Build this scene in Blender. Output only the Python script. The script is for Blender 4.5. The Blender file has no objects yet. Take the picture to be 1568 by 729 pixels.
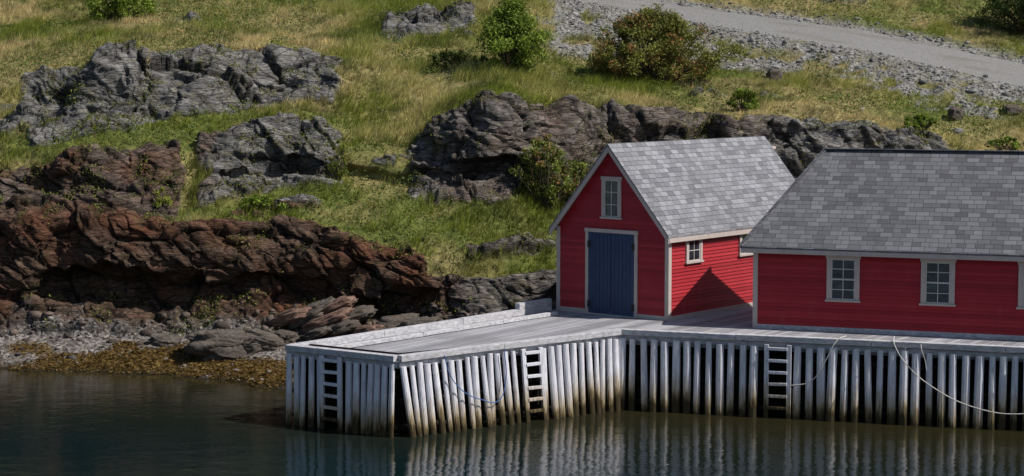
import bpy, bmesh, math, random
import numpy as np
from mathutils import Vector, Matrix
random.seed(7); rng=np.random.default_rng(11)
scene=bpy.context.scene
R=math.radians

# ------------------------------------------------------------ node helpers
class MT:
    def __init__(s,name,rough=.7,spec=.3):
        s.m=bpy.data.materials.new(name); s.m.use_nodes=True
        s.nt=s.m.node_tree; s.b=s.nt.nodes['Principled BSDF']
        s.b.inputs['Roughness'].default_value=rough
        s.b.inputs['Specular IOR Level'].default_value=spec
        s.tc=s.nt.nodes.new('ShaderNodeTexCoord')
        s.obj=s.tc.outputs['Object']; s.uv=s.tc.outputs['UV']
        s.geo=s.nt.nodes.new('ShaderNodeNewGeometry')
    def put(s,sock,v):
        if isinstance(v,bpy.types.NodeSocket): s.nt.links.new(v,sock)
        else:
            if isinstance(v,(tuple,list)) and len(v)==3 and sock.type=='RGBA': v=(*v,1)
            sock.default_value=v
    def mapv(s,vec,scale=(1,1,1),rot=(0,0,0)):
        n=s.nt.nodes.new('ShaderNodeMapping'); s.put(n.inputs['Vector'],vec)
        n.inputs['Scale'].default_value=scale; n.inputs['Rotation'].default_value=rot
        return n.outputs[0]
    def noise(s,vec,scale,detail=4,rough=.55,dist=0):
        n=s.nt.nodes.new('ShaderNodeTexNoise'); s.put(n.inputs['Vector'],vec)
        n.inputs['Scale'].default_value=scale;n.inputs['Detail'].default_value=detail
        n.inputs['Roughness'].default_value=rough;n.inputs['Distortion'].default_value=dist
        return n.outputs['Fac']
    def vor(s,vec,scale,out='Distance',feature='F1',rnd=1):
        n=s.nt.nodes.new('ShaderNodeTexVoronoi'); n.feature=feature; s.put(n.inputs['Vector'],vec)
        n.inputs['Scale'].default_value=scale; n.inputs['Randomness'].default_value=rnd
        return n.outputs[out]
    def ramp(s,fac,stops):
        n=s.nt.nodes.new('ShaderNodeValToRGB'); s.put(n.inputs[0],fac)
        e=n.color_ramp.elements
        while len(e)<len(stops): e.new(.5)
        for k,(p,c) in enumerate(stops):
            e[k].position=p
            if not isinstance(c,(tuple,list)): c=(c,c,c)
            e[k].color=(*c,1)
        return n.outputs[0]
    def mix(s,f,a,b,mode='MIX'):
        n=s.nt.nodes.new('ShaderNodeMix'); n.data_type='RGBA'; n.blend_type=mode
        s.put(n.inputs[0],f); s.put(n.inputs[6],a); s.put(n.inputs[7],b)
        return n.outputs[2]
    def math(s,op,a,b=0,c=None):
        n=s.nt.nodes.new('ShaderNodeMath'); n.operation=op
        s.put(n.inputs[0],a); s.put(n.inputs[1],b)
        if c is not None: s.put(n.inputs[2],c)
        return n.outputs[0]
    def sep(s,v):
        n=s.nt.nodes.new('ShaderNodeSeparateXYZ'); s.put(n.inputs[0],v); return n.outputs
    def attr(s,name):
        n=s.nt.nodes.new('ShaderNodeAttribute'); n.attribute_name=name; return n
    def wn(s,v):
        n=s.nt.nodes.new('ShaderNodeTexWhiteNoise'); n.noise_dimensions='1D'; s.put(n.inputs['W'],v); return n.outputs['Value']
    def bump(s,h,dist=.02,strength=1,prev=None):
        n=s.nt.nodes.new('ShaderNodeBump'); s.put(n.inputs['Height'],h)
        n.inputs['Distance'].default_value=dist; n.inputs['Strength'].default_value=strength
        if prev is not None: s.put(n.inputs['Normal'],prev)
        return n.outputs[0]
    def done(s,col=None,nor=None,rough=None):
        if col is not None: s.put(s.b.inputs['Base Color'],col)
        if nor is not None: s.put(s.b.inputs['Normal'],nor)
        if rough is not None: s.put(s.b.inputs['Roughness'],rough)
        return s.m

# ------------------------------------------------------------ materials
def m_red():
    m=MT('red_clapboard_paint',.5,.3); p=m.sep(m.obj)
    row=m.math('FLOOR',m.math('DIVIDE',m.math('SUBTRACT',p[2],.16),.115))
    w=m.wn(row)
    n=m.noise(m.obj,1.3,4); n2=m.noise(m.mapv(m.obj,(3,3,30)),2,4)
    f=m.math('MULTIPLY',m.math('ADD',w,n),.5)
    c=m.ramp(f,[(.2,(.27,.013,.021)),(.5,(.335,.018,.028)),(.85,(.42,.030,.040))])
    c=m.mix(m.ramp(n2,[(.54,0),(.8,.45)]),c,(.19,.02,.025))
    fade=m.noise(m.mapv(m.obj,(1.5,1.5,.6)),1.2,5,.7); c=m.mix(m.ramp(fade,[(.58,0),(.8,.22)]),c,(.46,.12,.12))
    return m.done(c,m.bump(n2,.004,.5))
def m_paint(name,col,var=.15,rough=.6):
    m=MT(name,rough,.3); n=m.noise(m.obj,2.5,5,.65); n2=m.noise(m.mapv(m.obj,(8,8,1.5)),3,4)
    d=tuple(x*(1-var*2) for x in col); l=tuple(min(.85,x*(1+var)) for x in col)
    c=m.ramp(m.math('MULTIPLY',m.math('ADD',n,n2),.5),[(.3,d),(.5,col),(.7,l)])
    return m.done(c,m.bump(n2,.004,.5))
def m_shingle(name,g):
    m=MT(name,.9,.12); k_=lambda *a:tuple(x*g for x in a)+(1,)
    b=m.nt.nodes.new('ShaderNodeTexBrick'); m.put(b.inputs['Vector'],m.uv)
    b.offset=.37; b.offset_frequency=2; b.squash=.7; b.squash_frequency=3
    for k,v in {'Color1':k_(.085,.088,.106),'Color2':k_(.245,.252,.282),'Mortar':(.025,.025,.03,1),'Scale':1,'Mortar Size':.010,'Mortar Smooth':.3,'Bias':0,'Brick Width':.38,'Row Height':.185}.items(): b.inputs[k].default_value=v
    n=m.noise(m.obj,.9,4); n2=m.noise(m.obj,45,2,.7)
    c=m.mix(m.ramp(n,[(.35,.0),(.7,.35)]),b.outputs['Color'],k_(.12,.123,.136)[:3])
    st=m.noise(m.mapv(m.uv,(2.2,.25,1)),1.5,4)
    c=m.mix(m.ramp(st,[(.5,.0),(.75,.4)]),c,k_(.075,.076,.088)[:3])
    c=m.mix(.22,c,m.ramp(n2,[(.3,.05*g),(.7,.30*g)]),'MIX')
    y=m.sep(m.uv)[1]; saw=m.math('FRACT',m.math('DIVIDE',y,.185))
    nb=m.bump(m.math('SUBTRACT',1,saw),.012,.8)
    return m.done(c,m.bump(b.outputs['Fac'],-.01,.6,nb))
def m_slat():
    m=MT('whitewashed_fender_log',.75,.2)
    g=m.geo.outputs['Position']; z=m.sep(g)[2]
    rnd=m.geo.outputs['Random Per Island']
    n=m.noise(m.mapv(g,(5,5,.9)),2,5,.7); n3=m.noise(m.mapv(g,(16,16,1.3)),2,5,.7)
    c=m.ramp(n,[(.25,(.42,.43,.49)),(.48,(.70,.71,.78)),(.75,(.82,.82,.87))])
    c=m.mix(m.math('MULTIPLY',rnd,.45),c,(.48,.48,.55))
    c=m.mix(m.ramp(n3,[(.55,0),(.69,.8)]),c,(.25,.24,.25))
    zz=m.math('ADD',z,m.math('MULTIPLY',m.math('ADD',m.math('SUBTRACT',n,.5),m.math('MULTIPLY',m.math('SUBTRACT',rnd,.5),.45)),1.1))
    c=m.mix(m.ramp(m.math('DIVIDE',zz,2),[(.16,1),(.56,0)]),c,(.34,.26,.14))
    c=m.mix(m.ramp(m.math('DIVIDE',zz,2),[(.08,1),(.27,0)]),c,(.045,.034,.016))
    return m.done(c,m.bump(n3,.014,.9))
def m_grey_wood(name,c0,c1,c2,sc=(2,12,12)):
    m=MT(name,.85,.15); n=m.noise(m.mapv(m.obj,sc),2,5,.65); n2=m.noise(m.obj,1.1,4)
    c=m.ramp(n,[(.28,c0),(.5,c1),(.72,c2)])
    c=m.mix(m.ramp(n2,[(.45,0),(.75,.4)]),c,c0)
    return m.done(c,m.bump(n,.01,.6))
def m_deck():
    m=MT('deck_planks',.85,.15); p=m.sep(m.uv)
    row=m.math('DIVIDE',p[1],.19); w=m.wn(m.math('FLOOR',row))
    gap=m.math('LESS_THAN',m.math('FRACT',row),.08)
    n=m.noise(m.mapv(m.uv,(.8,9,1)),1.5,5,.65); n2=m.noise(m.uv,.45,4)
    c=m.ramp(m.math('MULTIPLY',m.math('ADD',m.math('MULTIPLY',w,.9),n),.55),[(.15,(.18,.18,.20)),(.5,(.31,.31,.335)),(.8,(.46,.46,.49))])
    c=m.mix(m.ramp(n2,[(.48,0),(.66,.5)]),c,(.19,.187,.195))
    c=m.mix(gap,c,(.02,.02,.02))
    return m.done(c,m.bump(n,.01,.5))
def m_glass():
    m=MT('window_glass',.06,.8); n=m.noise(m.obj,2.5,3)
    c=m.ramp(n,[(.35,(.008,.012,.02)),(.6,(.03,.04,.055)),(.75,(.09,.10,.12))])
    return m.done(c,m.bump(m.noise(m.obj,3,2),.01,.4))
def m_leaf(name,transl=.35):
    m=MT(name,.6,.2); a=m.attr('col').outputs['Color']
    m.put(m.b.inputs['Base Color'],a)
    t=m.nt.nodes.new('ShaderNodeBsdfTranslucent'); m.put(t.inputs[0],a)
    x=m.nt.nodes.new('ShaderNodeMixShader'); x.inputs[0].default_value=transl
    m.nt.links.new(m.b.outputs[0],x.inputs[1]); m.nt.links.new(t.outputs[0],x.inputs[2])
    m.nt.links.new(x.outputs[0],m.nt.nodes['Material Output'].inputs[0])
    return m.m
def m_terrain():
    m=MT('hillside_ground',.9,.12); P=m.geo.outputs['Position']
    A=m.attr('m1'); a=m.nt.nodes.new('ShaderNodeSeparateColor'); m.put(a.inputs[0],A.outputs['Color'])
    rock,gravel,road=a.outputs[0],a.outputs[1],a.outputs[2]; rust_shade=A.outputs['Alpha']
    B=m.attr('m2'); b=m.nt.nodes.new('ShaderNodeSeparateColor'); m.put(b.inputs[0],B.outputs['Color'])
    dry,beach,weed=b.outputs[0],b.outputs[1],b.outputs[2]; crack=B.outputs['Alpha']
    n1=m.noise(P,.9,4,.6); n2=m.noise(P,4,4,.65); n3=m.noise(P,16,3,.7)
    turf=m.mix(dry,m.ramp(n2,[(.3,(.045,.06,.014)),(.6,(.13,.15,.036)),(.8,(.22,.21,.075))]),m.ramp(n2,[(.3,(.11,.09,.035)),(.6,(.28,.235,.105)),(.8,(.42,.35,.18))]))
    st=m.mapv(P,(.8,.8,3.6),(R(8),R(-26),0))
    r1=m.noise(st,1.1,6,.68,.6); r2=m.noise(st,6,5,.72,.3)
    rr=m.math('ADD',m.math('MULTIPLY',r1,.55),m.math('MULTIPLY',r2,.45))
    grey=m.ramp(rr,[(.36,(.034,.033,.032)),(.45,(.125,.121,.118)),(.54,(.235,.23,.222)),(.68,(.43,.42,.405))])
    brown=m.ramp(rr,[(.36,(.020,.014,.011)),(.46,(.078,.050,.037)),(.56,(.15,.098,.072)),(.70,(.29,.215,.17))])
    rc=m.mix(rust_shade,grey,brown)
    red=m.noise(P,.40,4); rc=m.mix(m.math('MULTIPLY',rust_shade,m.ramp(red,[(.47,0),(.62,.6)])),rc,(.185,.072,.038))
    lich=m.noise(P,2.2,5,.7); rc=m.mix(m.ramp(lich,[(.53,0),(.64,.5)]),rc,m.mix(rust_shade,(.22,.19,.10),(.075,.07,.034)))
    vc=m.vor(st,.9,'Distance','DISTANCE_TO_EDGE'); vc2=m.vor(st,2.6,'Distance','DISTANCE_TO_EDGE')
    ck=m.math('MULTIPLY',m.ramp(vc,[(0,.25),(.045,1)]),m.ramp(vc2,[(0,.5),(.06,1)]))
    rc=m.mix(1,rc,ck,'MULTIPLY')
    rc=m.mix(m.math('MULTIPLY',crack,.65),rc,(.016,.014,.012))
    g1=m.vor(P,11,'Color'); gs=m.nt.nodes.new('ShaderNodeSeparateColor'); m.put(gs.inputs[0],g1)
    gc=m.ramp(gs.outputs[0],[(0,(.09,.09,.09)),(.5,(.19,.187,.183)),(1,(.36,.35,.34))])
    gc=m.mix(m.ramp(n1,[(.45,0),(.66,.6)]),gc,(.14,.125,.06))
    rd=m.mix(.5,m.ramp(n3,[(.35,(.12,.12,.12)),(.65,(.34,.335,.33))]),m.ramp(n2,[(.3,(.17,.168,.165)),(.7,(.28,.275,.27))]))
    tr=m.noise(m.mapv(P,(.15,.5,.5)),1.2,4,.6); rd=m.mix(m.ramp(tr,[(.50,0),(.66,.5)]),rd,(.15,.14,.11))
    bc=m.ramp(gs.outputs[1],[(0,(.05,.044,.04)),(.5,(.14,.125,.115)),(1,(.30,.275,.26))])
    wc=m.ramp(n3,[(.3,(.03,.02,.008)),(.5,(.10,.06,.018)),(.75,(.21,.14,.04))])
    bc=m.mix(weed,bc,wc)
    c=m.mix(rock,turf,rc); c=m.mix(gravel,c,gc); c=m.mix(road,c,rd); c=m.mix(beach,c,bc)
    z=m.sep(P)[2]; c=m.mix(m.ramp(z,[(.0,1),(.22,0)]),c,(.018,.015,.009))
    h=m.math('MULTIPLY',m.math('ADD',m.math('ADD',r2,m.math('MULTIPLY',r1,.8)),m.math('MULTIPLY',ck,.35)),rock)
    h=m.math('ADD',h,m.math('MULTIPLY',gs.outputs[0],m.math('MULTIPLY',gravel,.3)))
    h=m.math('ADD',h,m.math('MULTIPLY',n3,.3))
    return m.done(c,m.bump(h,.14,.85))
def m_water():
    m=MT('sea_water',.02,.5); P=m.geo.outputs['Position']; m.b.inputs['IOR'].default_value=1.33
    y=m.sep(P)
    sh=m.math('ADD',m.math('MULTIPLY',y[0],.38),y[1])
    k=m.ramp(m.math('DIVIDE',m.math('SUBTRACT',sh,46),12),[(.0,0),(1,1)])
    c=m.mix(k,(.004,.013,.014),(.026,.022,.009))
    h1=m.noise(m.mapv(P,(1,1.3,1),(0,0,R(20))),1.0,2,.5); h2=m.noise(m.mapv(P,(1,1.5,1),(0,0,R(-25))),4.2,3,.55)
    h3=m.noise(P,.22,2)
    h=m.math('ADD',m.math('MULTIPLY',h1,.6),m.math('MULTIPLY',h2,m.math('ADD',.05,m.math('MULTIPLY',h3,.34))))
    return m.done(c,m.bump(h,.044,.7))
def m_stone(name,c0,c1,c2):
    m=MT(name,.85,.2); r=m.geo.outputs['Random Per Island']; n=m.noise(m.geo.outputs['Position'],6,4,.65)
    c=m.ramp(m.math('ADD',m.math('MULTIPLY',r,.55),m.math('MULTIPLY',n,.45)),[(.2,c0),(.5,c1),(.85,c2)])
    return m.done(c,m.bump(n,.05,.6))
RED=m_red(); TRIM=m_paint('taupe_trim_paint',(.47,.41,.385),.1); BLUE=m_paint('blue_door_paint',(.028,.052,.120),.12,.5)
SHING=m_shingle('asphalt_shingles',.88); SHING2=m_shingle('paler_asphalt_shingles',1.3); SLAT=m_slat(); CAP=m_grey_wood('weathered_cap_timber',(.26,.26,.28),(.45,.45,.48),(.64,.64,.68),(3,3,8))  # shed roof takes a paler multiple of the same shingle colours
DECK=m_deck(); GLASS=m_glass(); DARK=m_grey_wood('dark_crib_timber',(.006,.005,.004),(.016,.013,.011),(.035,.03,.023))
SASH=m_paint('sash_paint',(.50,.47,.45),.1); IRON=m_paint('black_iron',(.02,.02,.022),.1)
LEAF=m_leaf('foliage'); GRASSM=m_leaf('grass_blades',.4); TERR=m_terrain(); WATER=m_water()
STONE=m_stone('scree_stone',(.06,.06,.06),(.17,.168,.165),(.38,.37,.36)); BSTONE=m_stone('beach_stone',(.04,.035,.031),(.13,.115,.105),(.30,.275,.26)); RUB=m_stone('rubble_stone',(.028,.022,.019),(.085,.066,.055),(.17,.135,.115))
BARK=m_grey_wood('bark',(.04,.03,.022),(.09,.07,.05),(.15,.12,.09))

# ------------------------------------------------------------ mesh helpers
class MB:
    def __init__(s): s.v=[];s.f=[];s.mi=[];s.mats=[]
    def mat(s,m):
        if m not in s.mats: s.mats.append(m)
        return s.mats.index(m)
    def add(s,vs,fs,m,M=None):
        o=len(s.v); 
        for p in vs:
            p=Vector(p); s.v.append(M@p if M else p)
        k=s.mat(m)
        for f in fs: s.f.append([i+o for i in f]); s.mi.append(k)
    def box(s,a0,a1,b0,b1,c0,c1,m,M=None):
        vs=[(x,y,z) for x in(a0,a1) for y in(b0,b1) for z in(c0,c1)]
        s.add(vs,[(0,1,3,2),(4,6,7,5),(0,4,5,1),(2,3,7,6),(0,2,6,4),(1,5,7,3)],m,M)
    def beam(s,p,q,w,h,m,up=(0,0,1),roll=0):
        p=Vector(p);q=Vector(q);d=q-p;L=d.length;d.normalize();u=Vector(up);sx=d.cross(u).normalized();u=sx.cross(d)
        M=Matrix((( d.x,sx.x,u.x,p.x),(d.y,sx.y,u.y,p.y),(d.z,sx.z,u.z,p.z),(0,0,0,1)))
        s.box(0,L,-w/2,w/2,-h/2,h/2,m,M)
    def cyl(s,p,q,r0,r1,m,n=8,flat=1):
        p=Vector(p);q=Vector(q);d=(q-p).normalized();u=Vector((0,0,1)) if abs(d.z)<.9 else Vector((1,0,0))
        a=d.cross(u).normalized();b=d.cross(a)
        vs=[];
        for c,r in((p,r0),(q,r1)):
            for k in range(n):
                t=2*math.pi*(k+.5)/n; vs.append(c+a*math.cos(t)*r+b*math.sin(t)*r*flat)
        fs=[(k,(k+1)%n,n+(k+1)%n,n+k) for k in range(n)]+[tuple(range(n))[::-1],tuple(range(n,2*n))]
        s.add(vs,fs,m)
    def make(s,name,parent=None,uv=False,bevel=0,norm=True):
        me=bpy.data.meshes.new(name); me.from_pydata([tuple(v) for v in s.v],[],s.f)
        for m in s.mats: me.materials.append(m)
        me.polygons.foreach_set('material_index',s.mi)
        if norm:
            bm=bmesh.new();bm.from_mesh(me);bmesh.ops.recalc_face_normals(bm,faces=bm.faces);bm.to_mesh(me);bm.free()
        if uv:
            l=me.uv_layers.new(name='UVMap')
            for p in me.polygons:
                n=p.normal; t=Vector((0,0,1)).cross(n)
                if t.length<.01: t=Vector((1,0,0))
                t.normalize(); b=n.cross(t)
                for li in p.loop_indices:
                    c=me.vertices[me.loops[li].vertex_index].co; l.data[li].uv=(c.dot(t),c.dot(b))
        me.update(); o=bpy.data.objects.new(name,me); scene.collection.objects.link(o)
        if parent: o.parent=parent
        if bevel:
            b=o.modifiers.new('bevel','BEVEL'); b.width=bevel; b.segments=2; b.limit_method='ANGLE'
        return o
def empty(name,loc=(0,0,0),rz=0):
    e=bpy.data.objects.new(name,None); e.location=loc; e.rotation_euler=(0,0,rz); scene.collection.objects.link(e); return e
def npmesh(name,V,F,mat,cols=None,smooth=False):
    me=bpy.data.meshes.new(name); n=F.shape[1]
    me.vertices.add(len(V)); me.vertices.foreach_set('co',V.astype(np.float32).ravel())
    me.loops.add(F.size); me.loops.foreach_set('vertex_index',F.astype(np.int32).ravel())
    me.polygons.add(len(F)); me.polygons.foreach_set('loop_start',np.arange(0,F.size,n,dtype=np.int32))
    me.update(calc_edges=True)
    if cols:
        for k,c in cols.items():
            a=me.color_attributes.new(name=k,type='FLOAT_COLOR',domain='POINT'); a.data.foreach_set('color',c.astype(np.float32).ravel())
    me.materials.append(mat)
    if smooth: me.polygons.foreach_set('use_smooth',np.ones(len(F),dtype=bool))
    o=bpy.data.objects.new(name,me); scene.collection.objects.link(o); return o

# ------------------------------------------------------------ numpy noise
def h3(x,y,z,s):
    with np.errstate(over='ignore'):
        h=(x.astype(np.uint32)*np.uint32(374761393)+y.astype(np.uint32)*np.uint32(668265263)+z.astype(np.uint32)*np.uint32(2246822519)+np.uint32((s*3266489917)&0xffffffff))
        h=(h^(h>>np.uint32(13)))*np.uint32(1274126177); h=(h^(h>>np.uint32(16)))*np.uint32(2654435761); h^=h>>np.uint32(15)
    return h.astype(np.float64)/4294967296.
def noise(p,s=0):
    i=np.floor(p).astype(np.int64); f=p-i; f=f*f*f*(f*(f*6-15)+10); r=0
    for a in(0,1):
        wa=f[...,0] if a else 1-f[...,0]
        for b in(0,1):
            wb=f[...,1] if b else 1-f[...,1]
            for c in(0,1):
                wc=f[...,2] if c else 1-f[...,2]
                r=r+wa*wb*wc*h3(i[...,0]+a,i[...,1]+b,i[...,2]+c,s)
    return r*2-1
def fbm(p,o=4,s=0,g=.5):
    r=0;a=1;t=0
    for k in range(o): r=r+a*noise(p*(2.03**k)+k*17.3,s+k); t+=a; a*=g
    return r/t
def facets(p,s=0,zt=1.):
    i=np.floor(p).astype(np.int64); best=np.full(p.shape[:-1],1e9); sec=best.copy(); H=np.zeros_like(best)
    for a in(-1,0,1):
        for b in(-1,0,1):
            for c in(-1,0,1):
                X=i[...,0]+a;Y=i[...,1]+b;Z=i[...,2]+c
                dx=p[...,0]-(X+h3(X,Y,Z,s));dy=p[...,1]-(Y+h3(X,Y,Z,s+1));dz=p[...,2]-(Z+h3(X,Y,Z,s+2))
                d=dx*dx+dy*dy+dz*dz
                m=d<best; sec=np.where(m,best,np.minimum(sec,d)); best=np.where(m,d,best)
                g=(h3(X,Y,Z,s+3)-.5)*1.6*dx+(h3(X,Y,Z,s+4)-.5)*1.6*dy+(h3(X,Y,Z,s+5)-.5)*1.6*zt*dz+(h3(X,Y,Z,s+6)-.5)*.8
                H=np.where(m,g,H)
    return H,np.sqrt(sec)-np.sqrt(best)
def sst(a,b,x):
    t=np.clip((x-a)/(b-a),0,1); return t*t*(3-2*t)

# ------------------------------------------------------------ terrain
# bearing stations; profile of (distance inland Y, height Z) at each survey key
ST=[-2600,-600,0,150,300,450,620,750,860,1000,1300,1568,2200,4200]
K={ #   seabed   shore     cliffbase  clifftop    ledge1     rock1top   ledge2     rock2top    upper       upper2     crest      far
-2600:[(50,-2),(61,-.05),(65.5,.8),(68,4.5),(70,5.4),(71.5,6.3),(75,7.5),(77,9.2),(84,11),(95,14.),(115,21),(260,44)],
-600:[(50,-2),(62,-.05),(65.5,.8),(68,4.5),(70,5.4),(71.5,6.3),(74,7.5),(76,9.2),(83,11),(95,14.),(115,21),(260,44)],
0:  [(52,-2),(62.7,-.05),(66,.85),(68.0,4.5),(70,5.3),(71,6.1),(74,7.5),(76,9.2),(83,11),(95,13.9),(112,20),(260,44)],
150:[(52,-2),(62.2,-.05),(66,.85),(67.2,4.7),(68.8,5.0),(69.7,7.0),(74,7.8),(76,10.1),(84,11.7),(95,13.9),(112,20),(260,44)],
300:[(52,-2),(61.0,-.05),(66,.85),(67.2,4.6),(69.6,5.3),(71.4,7.2),(75.5,8.6),(77.6,10.9),(85,12),(95,13.9),(112,20),(260,44)],
450:[(52,-2),(57.8,-.05),(65.8,.95),(67.6,4.3),(71.3,5.9),(72.7,8.2),(77,8.9),(79,10.4),(86,11.9),(95,13.9),(112,20),(260,44)],
620:[(52,-2),(57.3,-.05),(65.5,1.1),(66.6,3.4),(70,5.5),(72.5,7.0),(76,8.7),(79,9.9),(88,12.1),(95,13.8),(112,20),(260,44)],
750:[(52,-2),(58,-.05),(64.8,1.2),(66.1,3.1),(70,5.4),(71.6,8.9),(76,9.6),(79,10.3),(88,12.2),(95,13.9),(112,20),(260,44)],
860:[(52,-2),(58.5,-.05),(66,1.5),(68,3.6),(72,5.7),(73.8,8.4),(78,9.3),(82,10.1),(94,13.6),(101,14.9),(114,21),(260,44)],
1000:[(52,-2),(59,-.05),(68.5,1.6),(71,4),(74,5.6),(75.8,8.3),(80,9.2),(83,9.9),(92,12.6),(99,13.7),(114,20),(260,44)],
1300:[(52,-2),(59,-.05),(70,1.8),(73,4),(75,5.6),(76.6,7.9),(81,8.9),(83.5,9.45),(88,11.05),(96,12.25),(110,18),(260,44)],
1568:[(52,-2),(59,-.05),(70,1.8),(73,3.6),(75,5.2),(77,6.9),(79.5,7.9),(81.5,8.45),(84,9.2),(92.5,10.5),(108,16),(260,44)],
2200:[(50,-2),(59,-.05),(68,1.6),(70,3.4),(72,4.8),(73.5,5.6),(75,6.2),(76,6.6),(77,6.9),(86,7.6),(104,14),(260,44)],
4200:[(40,-2),(50,-.05),(60,1.6),(62,3.4),(64,4.8),(65.5,5.6),(67,6.2),(68,6.6),(69,6.9),(78,7.6),(98,14),(260,44)]}
r=np.concatenate([np.linspace(-1.15,-.30,70)[:-1],np.linspace(-.30,.30,1000),np.linspace(.30,1.15,70)[1:]])
pxc=784+2888*r
seg=[12,90,120,70,90,85,80,95,85,60,30]
tt=np.concatenate([np.linspace(k,k+1,n,endpoint=False) for k,n in enumerate(seg)]+[[11.]])
KY=np.array([[K[s][k][0] for s in ST] for k in range(12)],float); KZ=np.array([[K[s][k][1] for s in ST] for k in range(12)],float)
def sm(a,w,ax):
    k=np.hanning(w+2)[1:-1];k/=k.sum(); pad=[(0,0)]*2; pad[ax]=(w//2,w//2)
    b=np.pad(a,pad,mode='edge'); return np.apply_along_axis(lambda v:np.convolve(v,k,'valid'),ax,b)
CY=sm(np.array([np.interp(pxc,ST,KY[k]) for k in range(12)]),61,1); CZ=sm(np.array([np.interp(pxc,ST,KZ[k]) for k in range(12)]),61,1)
T,PX=np.meshgrid(tt,pxc,indexing='ij')
q=np.stack([PX/90,T*1.1,np.zeros_like(T)],-1)
win=sst(1.9,2.6,T)*(1-sst(7.3,8.0,T)*sst(800,900,PX))*(1-sst(9.5,10.5,T))
T2=T+win*(.26*fbm(q,3,5)+.10*fbm(q*3.3,2,9))
Tc=np.clip(T2,0,10.9999); ki=Tc.astype(int); kf=Tc-ki; cj=np.arange(len(r))[None,:]
Y=CY[ki,cj]*(1-kf)+CY[ki+1,cj]*kf; Z=CZ[ki,cj]*(1-kf)+CZ[ki+1,cj]*kf
Y=sm(Y,9,0);Z=sm(Z,9,0)
Y+=1.1*np.exp(-((T2-2.28)/.2)**2)*sst(-50,120,PX)*(1-sst(640,720,PX))   # undercut at the cliff foot
Y+=.7*np.exp(-((T2-4.15)/.14)**2)*sst(300,340,PX)*(1-sst(780,860,PX))
P0=np.stack([r[None,:]*Y,Y,Z],-1)
und=fbm(P0*np.array([.16,.16,.16])+3,3,21)
amp=sst(2.2,3.2,T)*(1-.9*sst(7.6,8,T)*(1-sst(9,9.6,T))*sst(800,900,PX))
P0[...,2]+=und*.45*amp; P0[...,1]+=fbm(P0*.25+9,3,31)*.9*sst(2.1,2.8,T)*(1-sst(7,8,T))
Gi=np.gradient(P0,axis=0);Gj=np.gradient(P0,axis=1); Nn=np.cross(Gj,Gi); Nn/=np.linalg.norm(Nn,axis=-1,keepdims=True)+1e-9
Nn*=np.sign(Nn[...,2:3]-Nn[...,1:2]*.5+1e-6)
Ns=np.stack([sm(sm(Nn[...,k],31,0),31,1) for k in range(3)],-1); Ns/=np.linalg.norm(Ns,axis=-1,keepdims=True)+1e-9
BX=[(-3000,650,1.95,3.10,1.15),(640,850,1.95,2.75,.9),(-200,282,3.0,5.12,1.12),(306,525,3.9,5.16,1.2),(632,805,3.85,5.15,1.2),
(785,960,4.0,5.08,1.0),(950,1130,3.9,5.08,1.1),(1130,1450,3.9,5.12,1.15),(1440,2600,3.9,5.0,.4),(-200,50,5.9,6.7,.9),(36,226,5.5,7.12,1.2),(230,522,5.75,7.15,1.18),
(590,720,7.7,8.27,1.0),(410,500,3.35,3.62,.75),(560,700,4.4,4.75,.62),(1225,1335,9.25,9.75,1.),(700,860,3.05,3.3,.75),(270,320,8.1,8.4,.6),(1500,1568,5.3,5.6,.5),(870,960,5.0,5.4,.5),
(520,600,5.6,5.9,.5),(330,430,3.2,3.4,.6),(640,760,6.2,6.4,.5),(0,120,7.9,8.1,.5),(1040,1200,5.9,6.1,.55)]
PW=PX+26*fbm(P0*.5+60,3,211)
rk=np.zeros_like(T)
for a,b,c,d,s in BX:
    rk=np.maximum(rk,s*sst(a-22,a+22,PW)*(1-sst(b-22,b+22,PW))*sst(c-.16,c+.1,T2)*(1-sst(d-.1,d+.14,T2)))
rn=fbm(P0*.55,4,41); rn2=fbm(P0*1.9,3,47)
shelf=fbm(np.stack([P0[...,0]*.45+P0[...,2]*.35,P0[...,1]*.2,P0[...,2]*1.3-P0[...,0]*.30],-1)+31,3,43)
rock=sst(.40,.60,rk+.28*rn+.20*rn2-.42*sst(.12,.40,shelf)*(T2>3.2)-.04)*(rk>.02)
rsm=sm(sm(rock,13,0),13,1)
ca,sa=math.cos(R(-28)),math.sin(R(-28))
S=np.stack([P0[...,0]*ca+P0[...,2]*sa,P0[...,1],-P0[...,0]*sa+P0[...,2]*ca],-1)+.30*np.stack([rn,rn2,rn],-1)
F1,E1=facets(S/np.array([3.2,2.4,1.5]),51); F2,E2=facets(S/np.array([1.3,1.,.55]),61); F3,E3=facets(S/np.array([.5,.45,.2]),71)
sz=S[...,2]/.55+.8*rn; saw=(sz-np.floor(sz)); saw=np.where(saw<.8,saw/.8,(1-saw)/.2)
low=1-sst(3.0,3.6,T2)
rel=.42*F1+(.19-.04*low)*F2+(.065-.020*low)*F3+.68*fbm(P0*.5+5,3,81)+.08*saw+.10*rn2+.16
crack=rock*np.clip((1-sst(.0,.08,E1))*.9+(1-sst(0,.08,E2))*.65,0,1)
disp=rsm*(rel-.11*crack)+(1-rsm)*(.16*fbm(P0*1.1,3,91)+.09*rn2)*sst(2.5,3.2,T)*(1-.95*sst(7.9,8.1,T2)*(1-sst(8.8,9.1,T2))*sst(880,960,PX))
disp=disp*(1-sst(9.6,10.2,T))
beach=sst(.2,.4,T)*(1-sst(1.95,2.12,T2+.25*rn))
disp=disp+beach*(.12*fbm(P0*.8,3,95)+.05*fbm(P0*4,2,96))
PT=P0+Ns*disp[...,None]
road=sst(8.02,8.12,T2+.12*rn2+.08*rn)*(1-sst(8.90,9.0,T2+.08*rn2+.05*rn))*sst(830,900,PX)
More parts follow.
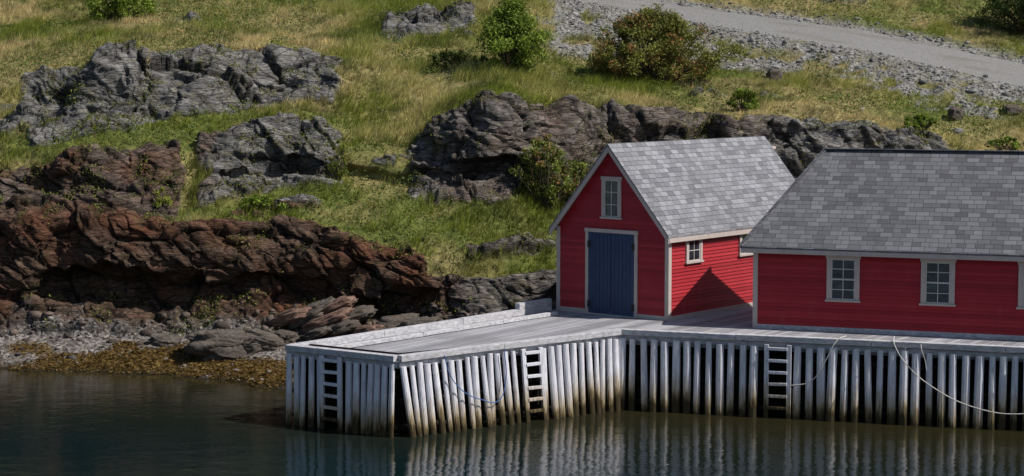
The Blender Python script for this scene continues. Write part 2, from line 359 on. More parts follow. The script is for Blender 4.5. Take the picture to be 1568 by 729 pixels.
gravel=np.clip(sst(7.05,7.3,T2+.5*rn+.2*rn2)*(1-sst(8.98,9.1,T2))*sst(815,850,PX+60*rn)+0,0,1)*(1-rock)
gravel=np.maximum(gravel,sst(5.9,6.2,T2+.4*rn)*(1-sst(7.9,8.1,T2))*sst(1370,1450,PX+60*rn)*.9*sst(-.25,.1,rn2+rn))
gravel=gravel*(1-.9*sst(.08,.25,fbm(P0*.8+40,3,97))*(1-sst(7.6,7.9,T2)))
dn=fbm(P0*.22+7,3,99)
dry=np.clip(.55+1.6*dn+.6*fbm(P0*.9,2,101)+.35*sst(6.5,7.2,T2)*(1-sst(300,600,PX))-.15*sst(470,560,PX)*(1-sst(620,700,PX)),0,1)
weed=beach*sst(.34,.64,1-PT[...,2]/.95+.75*fbm(P0*.6,3,105)-.25*(1-sst(60,200,PX)))*sst(-.5,0,rn2+.25)
rn3=fbm(P0*.8+15,3,215)
rust_shade=np.where(T2<3.45,1.,np.where(T2<5.35,(1-sst(280,345,PX+50*rn3))*(.78+.3*rn3),0))
rust_shade=rust_shade*(1-.7*sst(640,760,PX)); rust_shade=np.maximum(rust_shade,.36*sst(620,680,PX)*(1-sst(1100,1250,PX))*(T2>3.5)*(T2<5.4)*(1-.5*rn3))  # brown also raised on mid-hill outcrops, painting in their heavy shade
rust_shade=np.clip(sm(sm(rust_shade,7,0),7,1),0,1)
nr,nc=T.shape
idx=np.arange(nr*nc).reshape(nr,nc)
Fq=np.stack([idx[:-1,:-1],idx[:-1,1:],idx[1:,1:],idx[1:,:-1]],-1).reshape(-1,4)
npmesh('hillside_terrain',PT.reshape(-1,3),Fq,TERR,{'m1':np.stack([rock,gravel,road,rust_shade],-1).reshape(-1,4),'m2':np.stack([dry,beach,weed,crack],-1).reshape(-1,4)},True)
def ground(X,Yq):
    j=int(np.argmin(abs(r-X/Yq))); col=PT[:,j,:]; i=int(np.argmin(abs(col[:,1]-Yq)+ (T[:,j]>10.5)*5)); return Vector(col[i])
DI=PT[1:,:-1]-PT[:-1,:-1]; DJ=PT[:-1,1:]-PT[:-1,:-1]
AR=np.linalg.norm(np.cross(DI,DJ),axis=-1)
vis=((PX>-260)&(PX<1830))[:-1,:-1]
def scatter(mask,n,cap=None):
    w=(AR*mask[:-1,:-1]*vis).ravel(); w/=w.sum(); c=np.searchsorted(np.cumsum(w),rng.random(n)); c=np.clip(c,0,len(w)-1)
    i,j=np.unravel_index(c,AR.shape); a=rng.random((n,1));b=rng.random((n,1))
    return PT[i,j]+a*DI[i,j]+b*DJ[i,j],i,j
notroad=(1-road)
green=(1-rock)*(1-beach)*(1-np.clip(gravel*1.05,0,1))*notroad*sst(2.05,2.3,T)*(1-sst(10,10.3,T))
jn=fbm(P0*.38+70,3,111)
jun=green*sst(.04,.16,jn+.34*sst(240,280,PX)*(1-sst(470,520,PX))*sst(7.6,8.2,T2)+.26*(sst(4.9,5.1,T2)*(1-sst(5.5,5.8,T2)))*(1-sst(520,560,PX))+.28*sst(900,1000,PX)*sst(5,5.2,T2)*(1-sst(6.3,6.6,T2))+.22*sst(7,7.1,T2)*(1-sst(7.3,7.5,T2))*(1-sst(500,560,PX))-.04)
def lerp(a,b,t): return a+(b-a)*t[:,None]
NT=200000; NB=5
p,i,j=scatter(green*(1-.85*jun)*(.10+.90*sst(-.45,0.08,rn2+rn+.22)),NT)
d=dry[i,j]; px=PX[i,j]; t2=T2[i,j]
lush=np.clip(sst(480,560,px)*(1-sst(900,1100,px))*.5+sst(-.1,.4,fbm(p*.5+4,2,121)),0,1)
col=lerp(np.array([.20,.235,.042]),np.array([.72,.60,.31]),np.clip(d*1.2-lush*.35+rng.normal(0,.18,NT),0,1))
col=lerp(col,np.array([.34,.39,.058]),lush*.6)
dk_=sst(.0,.32,fbm(p*.8+19,3,123)); col=lerp(col,np.array([.085,.105,.03]),dk_*.58)
col*=rng.uniform(.65,1.3,(NT,1))
hh=(.09+.15*rng.random(NT)+.18*lush+.14*d*rng.random(NT))*(1-.3*sst(900,1100,px))
B=np.repeat(p,NB,0)+rng.normal(0,.045,(NT*NB,3))*np.array([1,1,.2]); H=np.repeat(hh,NB)*rng.uniform(.6,1.3,NT*NB)
ang=rng.uniform(0,np.pi,NT*NB); w=rng.uniform(.010,.020,NT*NB)
dx=np.stack([np.cos(ang)*w,np.sin(ang)*w,0*w],-1)
ln=np.stack([rng.normal(.38,.32,NT*NB),rng.normal(-.2,.3,NT*NB),np.ones(NT*NB)],-1)*H[:,None]
B[:,2]-=.02
V=np.stack([B-dx,B+dx,B+ln],1).reshape(-1,3); F=np.arange(len(V)).reshape(-1,3)
C=np.repeat(np.repeat(col,NB,0)*rng.uniform(.8,1.2,(NT*NB,1)),3,0); C=np.concatenate([C,np.ones((len(C),1))],1)
npmesh('hillside_grass',V,F,GRASSM,{'col':C})
def leaves(name,cen,size,cols,mat=LEAF,flat=1.,elong=1.6):
    n=len(cen); a=rng.normal(size=(n,3)); a[:,2]*=flat; a/=np.linalg.norm(a,axis=1,keepdims=True)
    b=rng.normal(size=(n,3)); b-=a*(a*b).sum(1,keepdims=True); b/=np.linalg.norm(b,axis=1,keepdims=True)
    s=size[:,None]; V=np.stack([cen-a*s*elong,cen-b*s*.6,cen+a*s*elong,cen+b*s*.6],1).reshape(-1,3)
    F=np.arange(len(V)).reshape(-1,4); C=np.concatenate([np.repeat(cols,4,0),np.ones((n*4,1))],1)
    return npmesh(name,V,F,mat,{'col':C})
NJ=150000
p,i,j=scatter(jun,NJ); m=.5+.5*fbm(p*1.3,3,131); p=p+Ns[i,j]*(rng.random((NJ,1))*(.05+.85*m[:,None]**1.5)); 
cj_=lerp(np.array([.05,.085,.02]),np.array([.18,.24,.05]),rng.random(NJ))*(.5+1.0*m[:,None])
sel=rng.random(NJ)<.08; cj_[sel]=np.array([.26,.15,.06])
leaves('juniper_shrub_patches',p,rng.uniform(.022,.05,NJ),cj_)
NW=26000
p,i,j=scatter(weed*(PT[...,2]>.0),NW); p[:,2]+=rng.random(NW)*.07
leaves('beach_seaweed',p,rng.uniform(.02,.06,NW),lerp(np.array([.045,.028,.010]),np.array([.24,.155,.045]),rng.random(NW)),flat=.3,elong=1.8)
NR=20000
p,i,j=scatter(rock*sst(.35,.7,Nn[...,2])*sst(.0,.22,fbm(P0*1.1+13,3,141)),NR); p=p+Ns[i,j]*rng.random((NR,1))*.16
leaves('rock_ledge_plants',p,rng.uniform(.02,.045,NR),lerp(np.array([.06,.09,.02]),np.array([.26,.26,.06]),rng.random(NR)))

# ------------------------------------------------------------ stones
def ico(sub):
    bm=bmesh.new(); bmesh.ops.create_icosphere(bm,subdivisions=sub,radius=1); V=np.array([v.co[:] for v in bm.verts]); F=np.array([[v.index for v in f.verts] for f in bm.faces]); bm.free(); return V,F
IV,IF=ico(1)
def stones(name,P,size,mat,clip=.78,j0=.72):
    n=len(P); sc=rng.uniform(.5,1.4,(n,1,3))*size[:,None,None]; sc[...,2]*=.65
    A=rng.normal(size=(n,3,3)); Q,_=np.linalg.qr(A)
    V=IV[None]*rng.uniform(j0,1.15,(n,len(IV),1)); V=np.clip(V,-clip,clip)
    V=np.einsum('nij,nvj->nvi',Q,V)*sc+P[:,None,:]
    F=(IF[None]+np.arange(n)[:,None,None]*len(IV)).reshape(-1,3)
    return npmesh(name,V.reshape(-1,3),F,mat)
n=5600; p,i,j=scatter(beach*(PT[...,2]>.02)*(1-.7*weed),n); stones('beach_stones',p,np.clip(rng.lognormal(-3.0,.6,n),.02,.30),BSTONE)
n=1100; p,i,j=scatter(sst(1.6,1.9,T)*(1-sst(2.05,2.2,T))*(.15+.85*sst(380,460,PX))*(1-sst(760,860,PX)),n); stones('cliff_foot_rubble',p,np.clip(rng.lognormal(-2.0,.5,n),.06,.36),RUB,.58,.6)
n=10000; p,i,j=scatter(gravel*notroad*sst(-.3,.3,rn2+.2),n); stones('scree_stones',p,np.clip(rng.lognormal(-3.05,.55,n),.025,.32),STONE)
n=200; p,i,j=scatter(green*sst(3.4,4,T)*sst(.0,.3,rn2)*(.15+sst(1100,1400,PX)*2),n); stones('hillside_stones',p,np.clip(rng.lognormal(-2.0,.45,n),.08,.35),STONE,.62)
def boulder(name,loc,size,rot,mat,seed,strata=1.,sub=5,amp=.30):
    V,F=ico(sub); V=V.copy(); Q=V+seed*7.1
    f1,e1=facets(Q*np.array([1.1,1.1,1.1*strata]),seed); f2,e2=facets(Q*np.array([2.6,2.6,3.*strata]),seed+9)
    V=np.sign(V)*np.abs(V)**.75
    V=V*(1+amp*f1+amp*.35*f2+.05*fbm(Q*5,3,seed))[:,None]*np.array(size)
    o=npmesh(name,V,F,mat); o.location=loc; o.rotation_euler=rot; return o
def m_boul(name,c):
    m=MT(name,.85,.2); P=m.obj; st=m.mapv(P,(1,1,4)); a=m.noise(st,2.,6,.7,.5); b=m.noise(st,9,4,.7)
    col=m.ramp(m.math('MULTIPLY',m.math('ADD',a,b),.5),[(.33,tuple(x*.2 for x in c)),(.5,c),(.66,tuple(x*2 for x in c))]); return m.done(col,m.bump(b,.08,.8))
GB=m_boul('grey_boulder_rock',(.10,.085,.073)); RB=m_boul('red_slab_rock',(.18,.115,.09))
def gp(px_,Yv): return ground((px_-784)/2888*Yv,Yv)
g=gp(340,63.6); boulder('shore_boulder',g+Vector((0,0,.15)),(1.25,.8,.55),(0,R(8),R(10)),GB,3,1.6)
g=gp(400,64.0); boulder('shore_boulder',g+Vector((0,0,.1)),(.8,.6,.35),(0,R(12),R(-10)),GB,4,1.6)
k=5
for (a,yy,w,h,m,ry,dz) in [(445,65.2,.7,.24,RB,-20,.5),(465,65.3,.8,.2,GB,-24,.35),(500,64.9,.9,.2,RB,-22,.55),(525,64.6,.6,.2,GB,-15,.3),(540,65.2,.7,.2,GB,-18,.5),(565,64.5,.6,.2,RB,-10,.15),(590,64.4,.7,.22,GB,-5,.1),(485,64.4,.5,.18,GB,-20,.15),(610,65,.8,.3,GB,-5,.2),(432,64.6,.5,.22,GB,5,.1),(250,64.8,.5,.2,GB,5,.05),(480,65.6,.8,.24,GB,-25,.8),(512,65.5,.7,.2,RB,-28,.8),(548,65.6,.6,.2,GB,-12,.7),(640,64.6,.8,.3,GB,-8,.2)]:
    g=gp(a,yy); boulder('fallen_rock_slab',g+Vector((0,0,dz)),(w,.5,h),(R(random.uniform(-8,8)),R(ry),R(random.uniform(-25,25))),m,k,1.8,4); k+=1
g=gp(1548,81.5); boulder('roadside_rock',g+Vector((0,0,.1)),(.42,.35,.28),(0,0,.3),GB,40,1.2,4); g=gp(1465,80.5); boulder('roadside_rock',g+Vector((0,0,.15)),(.3,.3,.34),(0,0,.1),GB,41,1.2,4); g=gp(1185,83.5); boulder('roadside_rock',g+Vector((0,0,.15)),(.35,.3,.34),(0,0,.1),GB,42,1.2,4)

# ------------------------------------------------------------ shrubs
def shrub(name,base,rx,ry,h,nl,c0,c1,ls=.06,accent=None,nclump=60,sparse=.3,lean=0):
    base=Vector(base); e=empty(name,base); mb=MB(); cen=[]
    for k in range(nclump):
        th=random.uniform(0,2*math.pi); rr=math.sqrt(random.random()); zz=random.random()**.8
        prof=math.sin(math.pi*min(1,.18+zz*.80))**.7*(1+.25*math.sin(3*th+zz*4))
        x=math.cos(th)*rr*rx*prof+lean*zz*h; y=math.sin(th)*rr*ry*prof; z=h*(.08+.88*zz)*(1-.22*rr*rr)
        cen.append((x,y,z))
        b=Vector((random.uniform(-.15,.15)*rx,random.uniform(-.15,.15)*ry,-.1)); mid=Vector((x*.55,y*.55,z*.5)); t=Vector((x,y,z))
        mb.cyl(b,mid,.035,.022,BARK,5); mb.cyl(mid,t,.022,.006,BARK,5)
    mb.make('branches',e)
    cen=np.array(cen); ci=rng.integers(0,nclump,nl); cr=rng.uniform(.5,1.2,nclump)*sparse*(rx+h)*.32
    dirn=rng.normal(size=(nl,3)); dirn/=np.linalg.norm(dirn,axis=1,keepdims=True)
    p=cen[ci]+dirn*(rng.random((nl,1))**.6)*cr[ci][:,None]*np.array([1,1,.9])
    cb=rng.uniform(.6,1.25,nclump)
    col=lerp(np.array(c0),np.array(c1),rng.random(nl))*cb[ci][:,None]
    if accent is not None:
        s=(rng.random(nclump)<.30)[ci]&(rng.random(nl)<.4); col[s]=np.array(accent)*rng.uniform(.7,1.3,(s.sum(),1))
    keep=p[:,2]>-.1
    o=leaves('leaves',p[keep],rng.uniform(.6,1.2,keep.sum())*ls,col[keep]); o.parent=e
    return e
GR0,GR1=(.08,.135,.02),(.31,.40,.06)
shrub('green_alder_bush',gp(785,78.2),1.35,1.2,3.5,17000,GR0,GR1,.05,None,120,.30)
shrub('rose_hip_bush',gp(1000,82.3),3.2,1.8,3.3,25000,(.10,.13,.025),(.31,.31,.08),.05,(.34,.16,.07),180,.23)
shrub('green_alder_bush',gp(185,88),1.5,1.2,1.8,8000,GR0,GR1,.05,None,60,.36)
shrub('willow_shrub',gp(835,70.3),1.2,.9,2.9,5600,(.09,.13,.02),(.29,.33,.07),.045,(.28,.15,.06),60,.24)
shrub('willow_shrub',gp(885,71.0),.8,.7,1.9,2600,(.09,.13,.02),(.29,.33,.07),.045,(.26,.15,.06),30,.28)
shrub('willow_sapling',gp(517,70.8),.38,.35,2.2,1000,(.10,.14,.02),(.28,.30,.06),.04,None,22,.2)
shrub('willow_sapling',gp(252,68.2),.42,.35,.8,700,(.16,.20,.03),(.34,.37,.07),.04,None,14,.3)
shrub('willow_shrub',gp(1135,77.3),.7,.6,1.1,2200,GR0,GR1,.045,None,26,.3)
shrub('willow_shrub',gp(1410,77.5),.9,.6,.8,2000,GR0,GR1,.045,None,26,.3)
shrub('willow_shrub',gp(1545,77.5),.9,.6,.5,1400,GR0,GR1,.045,None,22,.3)
shrub('spruce_thicket',gp(1570,97),2.9,2,3.9,14000,(.02,.045,.01),(.08,.13,.025),.05,None,110,.28)
shrub('willow_shrub',gp(1290,100),1.0,.8,1.0,2600,(.05,.06,.015),(.14,.13,.04),.05,(.17,.08,.04),26,.3)
shrub('willow_shrub',gp(395,69),.9,.6,.5,1500,GR0,GR1,.045,None,20,.35)
shrub('willow_shrub',gp(700,79.5),1.5,.8,.7,3000,(.04,.065,.015),(.13,.16,.035),.045,None,34,.3)

# ------------------------------------------------------------ water
mb=MB(); mb.add([(-900,-500,0),(900,-500,0),(900,240,0),(-900,240,0)],[(0,1,2,3)],WATER); mb.make('sea_water',norm=False)

# ------------------------------------------------------------ buildings
def FM(o,u,w): # frame: local (u along wall, w outward, z up)
    o=Vector(o);u=Vector(u);w=Vector(w); return Matrix(((u.x,w.x,0,o.x),(u.y,w.y,0,o.y),(u.z,w.z,1,o.z),(0,0,0,1)))
def clap(mb,M,z0,z1,lim):
    e=.115; z=z0; 
    while z<z1-.01:
        zt=min(z+e,z1); a0,b0=lim(z);a1,b1=lim(zt)
        if b0-a0>.03:
            if b1<a1: a1=b1=(a1+b1)/2
            mb.add([(a0,.034,z),(b0,.034,z),(b1,.006,zt),(a1,.006,zt)],[(0,1,2,3)],RED,M)
            mb.add([(a0,.0,z),(b0,.0,z),(b0,.034,z),(a0,.034,z)],[(0,1,2,3)],RED,M)
        z=zt
def window(parent,M,uc,z0,z1,wd,cols,rows,name='window',tw=.11,meet=True):
    mb=MB(); u0,u1=uc-wd/2,uc+wd/2
    mb.box(u0,u0+tw,.0,.075,z0+.06,z1-tw,TRIM,M); mb.box(u1-tw,u1,.0,.075,z0+.06,z1-tw,TRIM,M)
    mb.box(u0-.03,u1+.03,.0,.085,z1-tw,z1,TRIM,M); mb.box(u0-.04,u1+.04,.0,.11,z0,z0+.06,TRIM,M)
    a0,a1,b0,b1=u0+tw,u1-tw,z0+.06,z1-tw; s=.045
    mb.box(a0,a1,.0,.038,b0,b1,GLASS,M)
    mb.box(a0,a0+s,.038,.059,b0,b1,SASH,M);mb.box(a1-s,a1,.038,.059,b0,b1,SASH,M)
    mb.box(a0+s,a1-s,.038,.059,b0,b0+s,SASH,M);mb.box(a0+s,a1-s,.038,.059,b1-s,b1,SASH,M)
    for k in range(1,cols):
        x=a0+(a1-a0)*k/cols; mb.box(x-.013,x+.013,.038,.053,b0+s,b1-s,SASH,M)
    for k in range(1,rows):
        z=b0+(b1-b0)*k/rows; hw=.025 if (meet and rows%2==0 and k==rows//2) else .013
        mb.box(a0+s,a1-s,.038,.056 ,z-hw,z+hw,SASH,M)
    return mb.make(name,parent,bevel=.004)
# --- gabled shed
shed=empty('red_gabled_shed',(4.98,59.8,2.05),R(50.5)); W,L=4.45,9.0; ZE,ZR=2.86,5.50; sl=(ZR-ZE)/(W/2)
mb=MB()
pts=[(0,.0),(W,.0),(W,ZE),(W/2,ZR-.0),(0,ZE)]
vs=[(0,y,z) for y,z in pts]+[(L,y,z) for y,z in pts]
mb.add(vs,[(0,1,2,3,4),(9,8,7,6,5)]+[(k,(k+1)%5,5+(k+1)%5,5+k) for k in range(5)],RED)
mb.make('wall_core',shed)
FR=FM((0,W,0),(0,-1,0),(-1,0,0)); SD=FM((0,0,0),(1,0,0),(0,-1,0))
mb=MB()
clap(mb,FR,.16,ZR-.12,lambda z:(0,W) if z<ZE else ((z-ZE)/sl,W-(z-ZE)/sl))
clap(mb,SD,.16,ZE,lambda z:(0,L)); mb.make('clapboards',shed,norm=False)
mb=MB()
mb.box(-.045,.10,.0,.05,.0,ZE-.02,TRIM,FR); mb.box(W-.10,W+.05,.0,.05,.0,ZE-.02,TRIM,FR)
mb.box(-.001,.12,.0,.05,.0,ZE-.12,TRIM,SD); mb.box(L-.12,L,.0,.05,.0,ZE-.12,TRIM,SD)
mb.box(.101,W-.101,.0,.045,.0,.16,TRIM,FR); mb.box(.121,L-.121,.0,.045,.0,.16,TRIM,SD)
mb.box(0.0,L+.2,.0,.14,ZE-.20,ZE-.06,TRIM,SD)
mb.make('corner_boards',shed,bevel=.006)
mb=MB(); dc=W/2; dw=.93; dh=2.72
mb.box(dc-dw-.12,dc-dw,.0,.07,.02,dh,TRIM,FR); mb.box(dc+dw,dc+dw+.12,.0,.07,.02,dh,TRIM,FR); mb.box(dc-dw-.14,dc+dw+.14,.0,.08,dh,dh+.12,TRIM,FR)
mb.box(dc-dw,dc+dw,.0,.03,.02,dh,IRON,FR)
for k in range(12):
    a=dc-dw+.01+k*(2*dw-.02)/12; mb.box(a+.005,a+(2*dw-.02)/12-.005-(.012 if k==5 else 0),.036,.058+.003*(k%3),.05,dh-.01,BLUE,FR)
mb.box(dc-dw-.15,dc+dw+.15,.0,.12,-.0,.05,TRIM,FR)
for z in(.35,dh-.4):
    for sgn in(-1,1): mb.box(dc+sgn*(dw-.04)-.06,dc+sgn*(dw-.04)+.06,.066,.085,z-.11,z+.11,IRON,FR)
mb.make('double_door',shed,bevel=.004)
window(shed,FR,W/2,3.18,4.56,.78,2,3,'gable_window',.1)
window(shed,SD,1.39,1.78,2.66-.0,.92,2,2,'side_window',.12,False); window(shed,SD,4.55,1.78,2.66,.92,2,2,'side_window',.12,False)
def slab(mb,x0,x1,pa,pb,th,m):
    vs=[(x,y,z+dz) for x in(x0,x1) for (y,z) in(pa,pb) for dz in(0,-th)]
    mb.add(vs,[(0,2,3,1),(4,5,7,6),(0,4,6,2),(1,3,7,5),(0,1,5,4),(2,6,7,3)],m)
mb=MB(); ov=.20
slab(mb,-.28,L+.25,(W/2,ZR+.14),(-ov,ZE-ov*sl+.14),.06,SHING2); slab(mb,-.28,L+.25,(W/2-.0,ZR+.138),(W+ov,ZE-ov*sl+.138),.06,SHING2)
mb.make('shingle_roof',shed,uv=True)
mb=MB()
for x0,x1 in((-.26,-.215),(L+.19,L+.235)):
    slab(mb,x0,x1,(W/2,ZR+.075),(-ov+.015,ZE-(ov-.015)*sl+.075),.20,TRIM); slab(mb,x0,x1,(W/2,ZR+.074),(W+ov-.015,ZE-(ov-.015)*sl+.074),.20,TRIM)
slab(mb,-.214,L+.189,(W/2,ZR+.072),(-ov+.02,ZE-(ov-.02)*sl+.072),.04,TRIM); slab(mb,-.214,L+.189,(W/2,ZR+.071),(W+ov-.02,ZE-(ov-.02)*sl+.071),.04,TRIM)
mb.box(-.2,L+.18,ov-.005,ov-.03,ZE-ov*sl-.08,ZE-ov*sl+.07,TRIM,SD)
mb.make('rake_boards',shed)
mb=MB(); mb.box(L-.1,L+.95,-.05,.05,-.05,.05,TRIM,Matrix.Translation((0,W/2,ZR-.30))); mb.make('hoist_beam',shed)
# --- hip roofed building, hidden end skewed to shape its shadow on the shed
wh=empty('red_hip_roofed_store',(7.53,58.15,2.05),R(-19.4)); L2,W2=16.,6.; E2,H2=2.52,5.48; SK=.366
F2m=FM((0,0,0),(1,0,0),(0,-1,0)); ue=Vector((-SK,-1,0)).normalized(); LE=FM((W2*SK,W2,0),tuple(ue),(ue.y,-ue.x,0)); LL=W2*math.sqrt(1+SK*SK)
mb=MB(); fp=[(0,0),(L2,0),(L2,W2),(W2*SK,W2)]
mb.add([(x,y,0) for x,y in fp]+[(x,y,E2-.05) for x,y in fp],[(3,2,1,0),(4,5,6,7)]+[(k,(k+1)%4,4+(k+1)%4,4+k) for k in range(4)],RED); mb.make('wall_core',wh)
mb=MB(); clap(mb,F2m,.16,E2-.12,lambda z:(0,L2)); clap(mb,LE,.16,E2-.12,lambda z:(0,LL)); mb.make('clapboards',wh,norm=False)
mb=MB(); mb.box(-.05,.10,0,.05,.0,E2-.13,TRIM,F2m); mb.box(L2-.1,L2+.05,0,.05,.0,E2-.13,TRIM,F2m); mb.box(.101,L2-.101,.0,.06,.0,.16,CAP,F2m)
mb.box(LL-.1,LL-.02,0,.049,.0,E2-.13,TRIM,LE); mb.box(0,LL-.101,.0,.06,.0,.16,CAP,LE)
mb.box(-.20,L2+.3,.0,.10,E2-.14,E2-.05,TRIM,F2m)
mb.make('corner_boards',wh,bevel=.006)
for s in(2.74,5.58,8.42,11.3,14.1): window(wh,F2m,s,.95,2.40,1.0,2,4,'sash_window',.125)
ox,oy=.40,.33; x0,x1,y0,y1=-ox,L2+ox,-oy,W2+oy; xb=x0+(y1-y0)*SK; hz=E2+.06; ra=1.62
mb=MB(); V8=[(x0,y0,hz),(x1,y0,hz),(x1,y1,hz),(xb,y1,hz),(ra,W2/2,H2),(L2-ra,W2/2,H2)]+[(x0,y0,hz-.05),(x1,y0,hz-.05),(x1,y1,hz-.05),(xb,y1,hz-.05)]
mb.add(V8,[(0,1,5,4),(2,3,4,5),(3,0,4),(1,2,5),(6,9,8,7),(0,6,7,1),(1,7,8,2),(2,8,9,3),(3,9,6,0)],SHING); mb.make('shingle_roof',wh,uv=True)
mb=MB(); 
mb.box(x0+.01,x1-.01,y0+.01,y0+.04,hz-.19,hz-.052,TRIM); mb.beam((x0+.05,y0+.06,hz-.12),(xb+.04,y1-.02,hz-.12),.03,.13,TRIM)
mb.add([(x0+.06,y0+.05,hz-.07),(x1-.02,y0+.05,hz-.07),(x1-.02,y1-.02,hz-.07),(xb+.05,y1-.02,hz-.07)],[(0,1,2,3)],TRIM)
mb.make('eave_fascia',wh)
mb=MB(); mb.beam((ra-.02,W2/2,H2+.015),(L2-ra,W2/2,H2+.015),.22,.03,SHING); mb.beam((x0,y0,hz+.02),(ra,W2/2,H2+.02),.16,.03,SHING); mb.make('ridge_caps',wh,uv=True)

# ------------------------------------------------------------ wharf
wf=empty('timber_wharf'); A=Vector((-3.12,51.15,0));Bp=Vector((3.2,55.5,0));Cc=Vector((-6.35,53.3,0));D=Vector((26,48.75,0)); E=Vector((1.25,62.6,0))
def at(p,z): return Vector((p.x,p.y,z))
mb=MB(); pts=[at(A,2.05),at(Bp,2.10),at(D,2.05),Vector((30,66,2.05)),Vector((12,71,2.05)),Vector((4,67,2.05)),at(E,2.05),at(Cc,2.05)]
bm_v=pts+[p-Vector((0,0,.15)) for p in pts]; n=len(pts)
mb.add(bm_v,[(0,1,7),(1,6,7),(1,5,6),(1,2,5),(2,3,4),(2,4,5)]+[(k,k+n,(k+1)%n+n,(k+1)%n) for k in range(n)],DECK)
dk=mb.make('deck',wf,uv=False)
l=dk.data.uv_layers.new(name='UVMap'); du=Vector((.56,.83,0)).normalized(); dv=Vector((-du.y,du.x,0))
for lp in dk.data.loops:
    c=dk.data.vertices[lp.vertex_index].co; l.data[lp.index].uv=(c.dot(du),c.dot(dv))
mb=MB()
def outn(P,Q):
    d=(Q-P).normalized(); nrm=Vector((d.y,-d.x,0)); 
    return d,(-nrm if nrm.y>0 else nrm)
def slats(P,Q,sp,wd,lean0,lean1,top=2.0,skip=(),topq=None):
    d,nrm=outn(P,Q); Ln=(Q-P).length
    s=.1
    while s<Ln-.05:
        if not any(a<s<b for a,b in skip):
            ln=(lean0+(lean1-lean0)*s/Ln)+random.gauss(0,.04); w=wd*random.uniform(.82,1.18)
            tz=top+((topq-top)*s/Ln if topq else 0)+random.uniform(-.05,.03)
            p=P+d*s+nrm*(.12+random.uniform(-.015,.015)); q=p+d*ln+nrm*random.uniform(.0,.14)
            p0=at(p,tz); q0=at(q,-.6)
            a=d; hw=w/2; vs=[]
            for c,sc in((p0,.92),(q0,1.08)):
                for (x,y) in((-1,-.35),(-.82,.35),(-.35,.62),(.35,.62),(.82,.35),(1,-.35)): vs.append(c+a*x*hw*sc+nrm*y*hw*1.0*sc)
            mb.add(vs,[(k2,(k2+1)%6,6+(k2+1)%6,6+k2) for k2 in range(6)]+[(5,4,3,2,1,0),(6,7,8,9,10,11)],SLAT)
        s+=sp*random.uniform(.90,1.10)
slats(Cc,A,.262,.19,.0,.0,2.0,[(1.28,2.02)])
slats(A,Bp,.262,.18,.30,.06,2.0,[(3.95,4.75)],2.16)
slats(Bp,D,.335,.225,-.0,-.0,2.15,[(4.28,5.15),(11.55,12.45)],2.0)
mb.make('fender_logs',wf)
mb=MB()
def capline(P,Q,zp,zq,w=.24,h=.2,off=.0):
    d,nrm=outn(P,Q)
    Ln=(Q-P).length; s=0
    while s<Ln-.01:
        e=min(s+random.uniform(3.2,4.6),Ln)
        if Ln-e<.8: e=Ln
        z0=zp+(zq-zp)*s/Ln; z1=zp+(zq-zp)*e/Ln
        mb.beam(at(P+d*s+nrm*off,z0-h/2),at(P+d*(e-.012)+nrm*off,z1-h/2+random.uniform(-.012,.012)),w,h,CAP); s=e
capline(Cc,A,2.27,2.27,.26,.17,.06); capline(A,Bp,2.273,2.42,.26,.17,.06); capline(Bp,D,2.42,2.29,.26,.17,.06)
capline(Cc,A,2.085,2.085,.10,.16,.02); capline(A,Bp,2.09,2.23,.10,.16,.02); capline(Bp,D,2.23,2.09,.10,.16,.02)
capline(Cc,E,2.25,2.25,.24,.2,.0)
capline(Cc+Vector((1.2,.05,0)),E+Vector((.2,-1.3,0)),2.2,2.2,.16,.12,.0)
q0=E-(E-Cc).normalized()*1.7; mb.beam(at(q0,2.36),at(E,2.36),.2,.2,CAP)
mb.make('cap_timbers',wf,bevel=.012)
mb=MB()
def crib(P,Q,ins):
    d,nrm=outn(P,Q)
    for z in(.25,.95,1.65): mb.cyl(at(P+d*.1-nrm*.06,z),at(Q-d*.1-nrm*.06,z),.085,.085,DARK,8)
    a=P-nrm*ins;b=Q-nrm*ins
    mb.beam(at(a,.7),at(b,.7),.1,3.,DARK)
crib(Cc,A,.7);crib(A,Bp,.7);crib(Bp,D,.75)
mb.beam(at(Cc+(E-Cc).normalized()*.3,.7),at(E,.7),.3,2.6,DARK)
mb.make('crib_timbers',wf)
def ladder(P,Q,s0,s1,lean,rungs=6,zt=2.08,zb=.05):
    mb2=MB(); d,nrm=outn(P,Q)
    for s in(s0,s1):
        p=P+d*s+nrm*.17; mb2.beam(at(p,zt),at(p+d*lean,-.5),.09,.13,SLAT,up=tuple(d))
    for k in range(rungs):
        z=zt-.12-k*(zt-.25)/(rungs-.5); f=(zt-z)/(zt+.5); o=d*lean*f
        mb2.beam(at(P+d*(s0+.05)+nrm*.19+o,z),at(P+d*(s1-.05)+nrm*.19+o,z+random.uniform(-.01,.01)),.10,.085,SLAT)
    return mb2.make('wooden_ladder',bevel=.008)
ladder(Cc,A,1.33,1.97,.0); ladder(A,Bp,4.05,4.66,.22,6,2.12); ladder(Bp,D,4.4,5.05,-.0,6,2.15); ladder(Bp,D,11.65,12.35,0,6,2.1)
def rope(name,pts,rad,col):
    m=MT(name+'_fibre',.8,.2); nn=m.noise(m.obj,60,2); mt=m.done(m.ramp(nn,[(.3,tuple(x*.6 for x in col)),(.7,col)]))
    c=bpy.data.curves.new(name,'CURVE'); c.dimensions='3D'; c.bevel_depth=rad; c.bevel_resolution=2
    s=c.splines.new('BEZIER'); s.bezier_points.add(len(pts)-1)
    for b,p_ in zip(s.bezier_points,pts): b.co=p_; b.handle_left_type=b.handle_right_type='AUTO'
    c.materials.append(mt); o=bpy.data.objects.new(name,c); scene.collection.objects.link(o)
def along(P,Q,s,z,out=.32):
    d,nrm=outn(P,Q); return at(P+d*s+nrm*out,z)
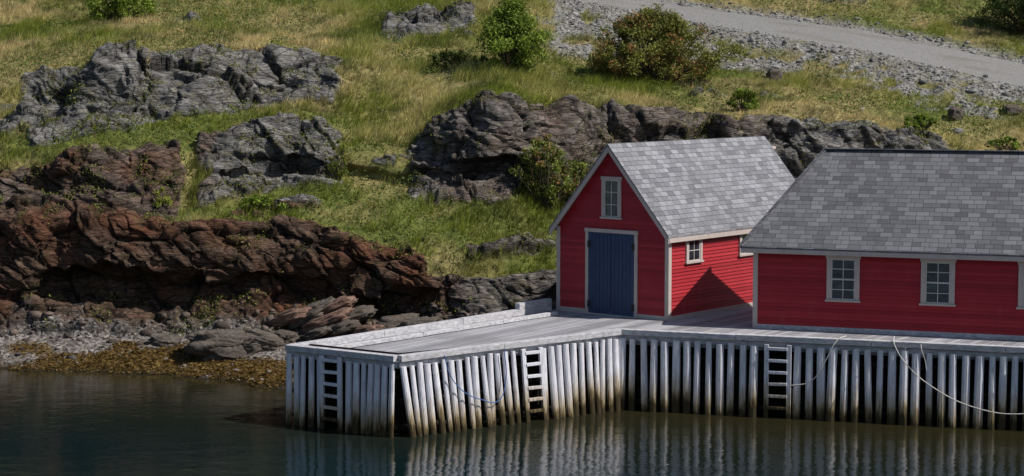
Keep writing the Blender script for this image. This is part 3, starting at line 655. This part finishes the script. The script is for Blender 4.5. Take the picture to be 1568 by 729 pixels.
rope('mooring_rope',[along(Bp,D,5.15,1.0),along(Bp,D,5.7,1.15),along(Bp,D,6.1,1.75),along(Bp,D,6.45,2.38,.25),along(Bp,D,6.65,2.46,.0)],.014,(.7,.68,.64))
rope('mooring_rope',[along(Bp,D,8.0,2.5,.0),along(Bp,D,8.05,2.3),along(Bp,D,8.4,1.75),along(Bp,D,9.2,1.1),along(Bp,D,10.3,.62),along(Bp,D,11.5,.5),along(Bp,D,13.,.9)],.015,(.7,.68,.64))
rope('mooring_rope',[along(Bp,D,8.75,2.4,.0),along(Bp,D,8.8,2.2),along(Bp,D,8.9,1.9),along(Bp,D,8.95,1.6)],.011,(.62,.6,.57))
rope('blue_mooring_rope',[along(A,Bp,1.3,2.2),along(A,Bp,1.45,1.7),along(A,Bp,1.9,1.15),along(A,Bp,2.5,.85),along(A,Bp,3.1,.75),along(A,Bp,3.35,1.3),along(A,Bp,3.3,2.2)],.014,(.08,.17,.42))

# ------------------------------------------------------------ light, sky, camera
EL,AZ=47,-18
sd=Vector((math.cos(R(AZ))*math.cos(R(EL)),math.sin(R(AZ))*math.cos(R(EL)),math.sin(R(EL))))
sun=bpy.data.lights.new('sun','SUN'); sun.energy=5.0; sun.angle=R(.5); sun.color=(1,.94,.86)
so=bpy.data.objects.new('sun',sun); so.rotation_euler=sd.to_track_quat('Z','Y').to_euler(); so.location=(40,-10,60); scene.collection.objects.link(so)
w=bpy.data.worlds.new('World'); scene.world=w; w.use_nodes=True; nt=w.node_tree
sk=nt.nodes.new('ShaderNodeTexSky'); sk.sky_type='NISHITA'; sk.sun_disc=False; sk.sun_elevation=R(EL); sk.sun_rotation=R(90-AZ)
bg=nt.nodes['Background']; nt.links.new(sk.outputs[0],bg.inputs[0]); bg.inputs[1].default_value=.077
cam=bpy.data.cameras.new('camera'); cam.lens=36*2888/1568; cam.sensor_width=36; cam.clip_end=2000; cam.clip_start=.5
co=bpy.data.objects.new('camera',cam); co.location=(0,0,10); co.rotation_euler=(R(90-5.035),0,0); scene.collection.objects.link(co); scene.camera=co
scene.view_settings.view_transform='Standard'; scene.view_settings.look='None'; scene.view_settings.exposure=0
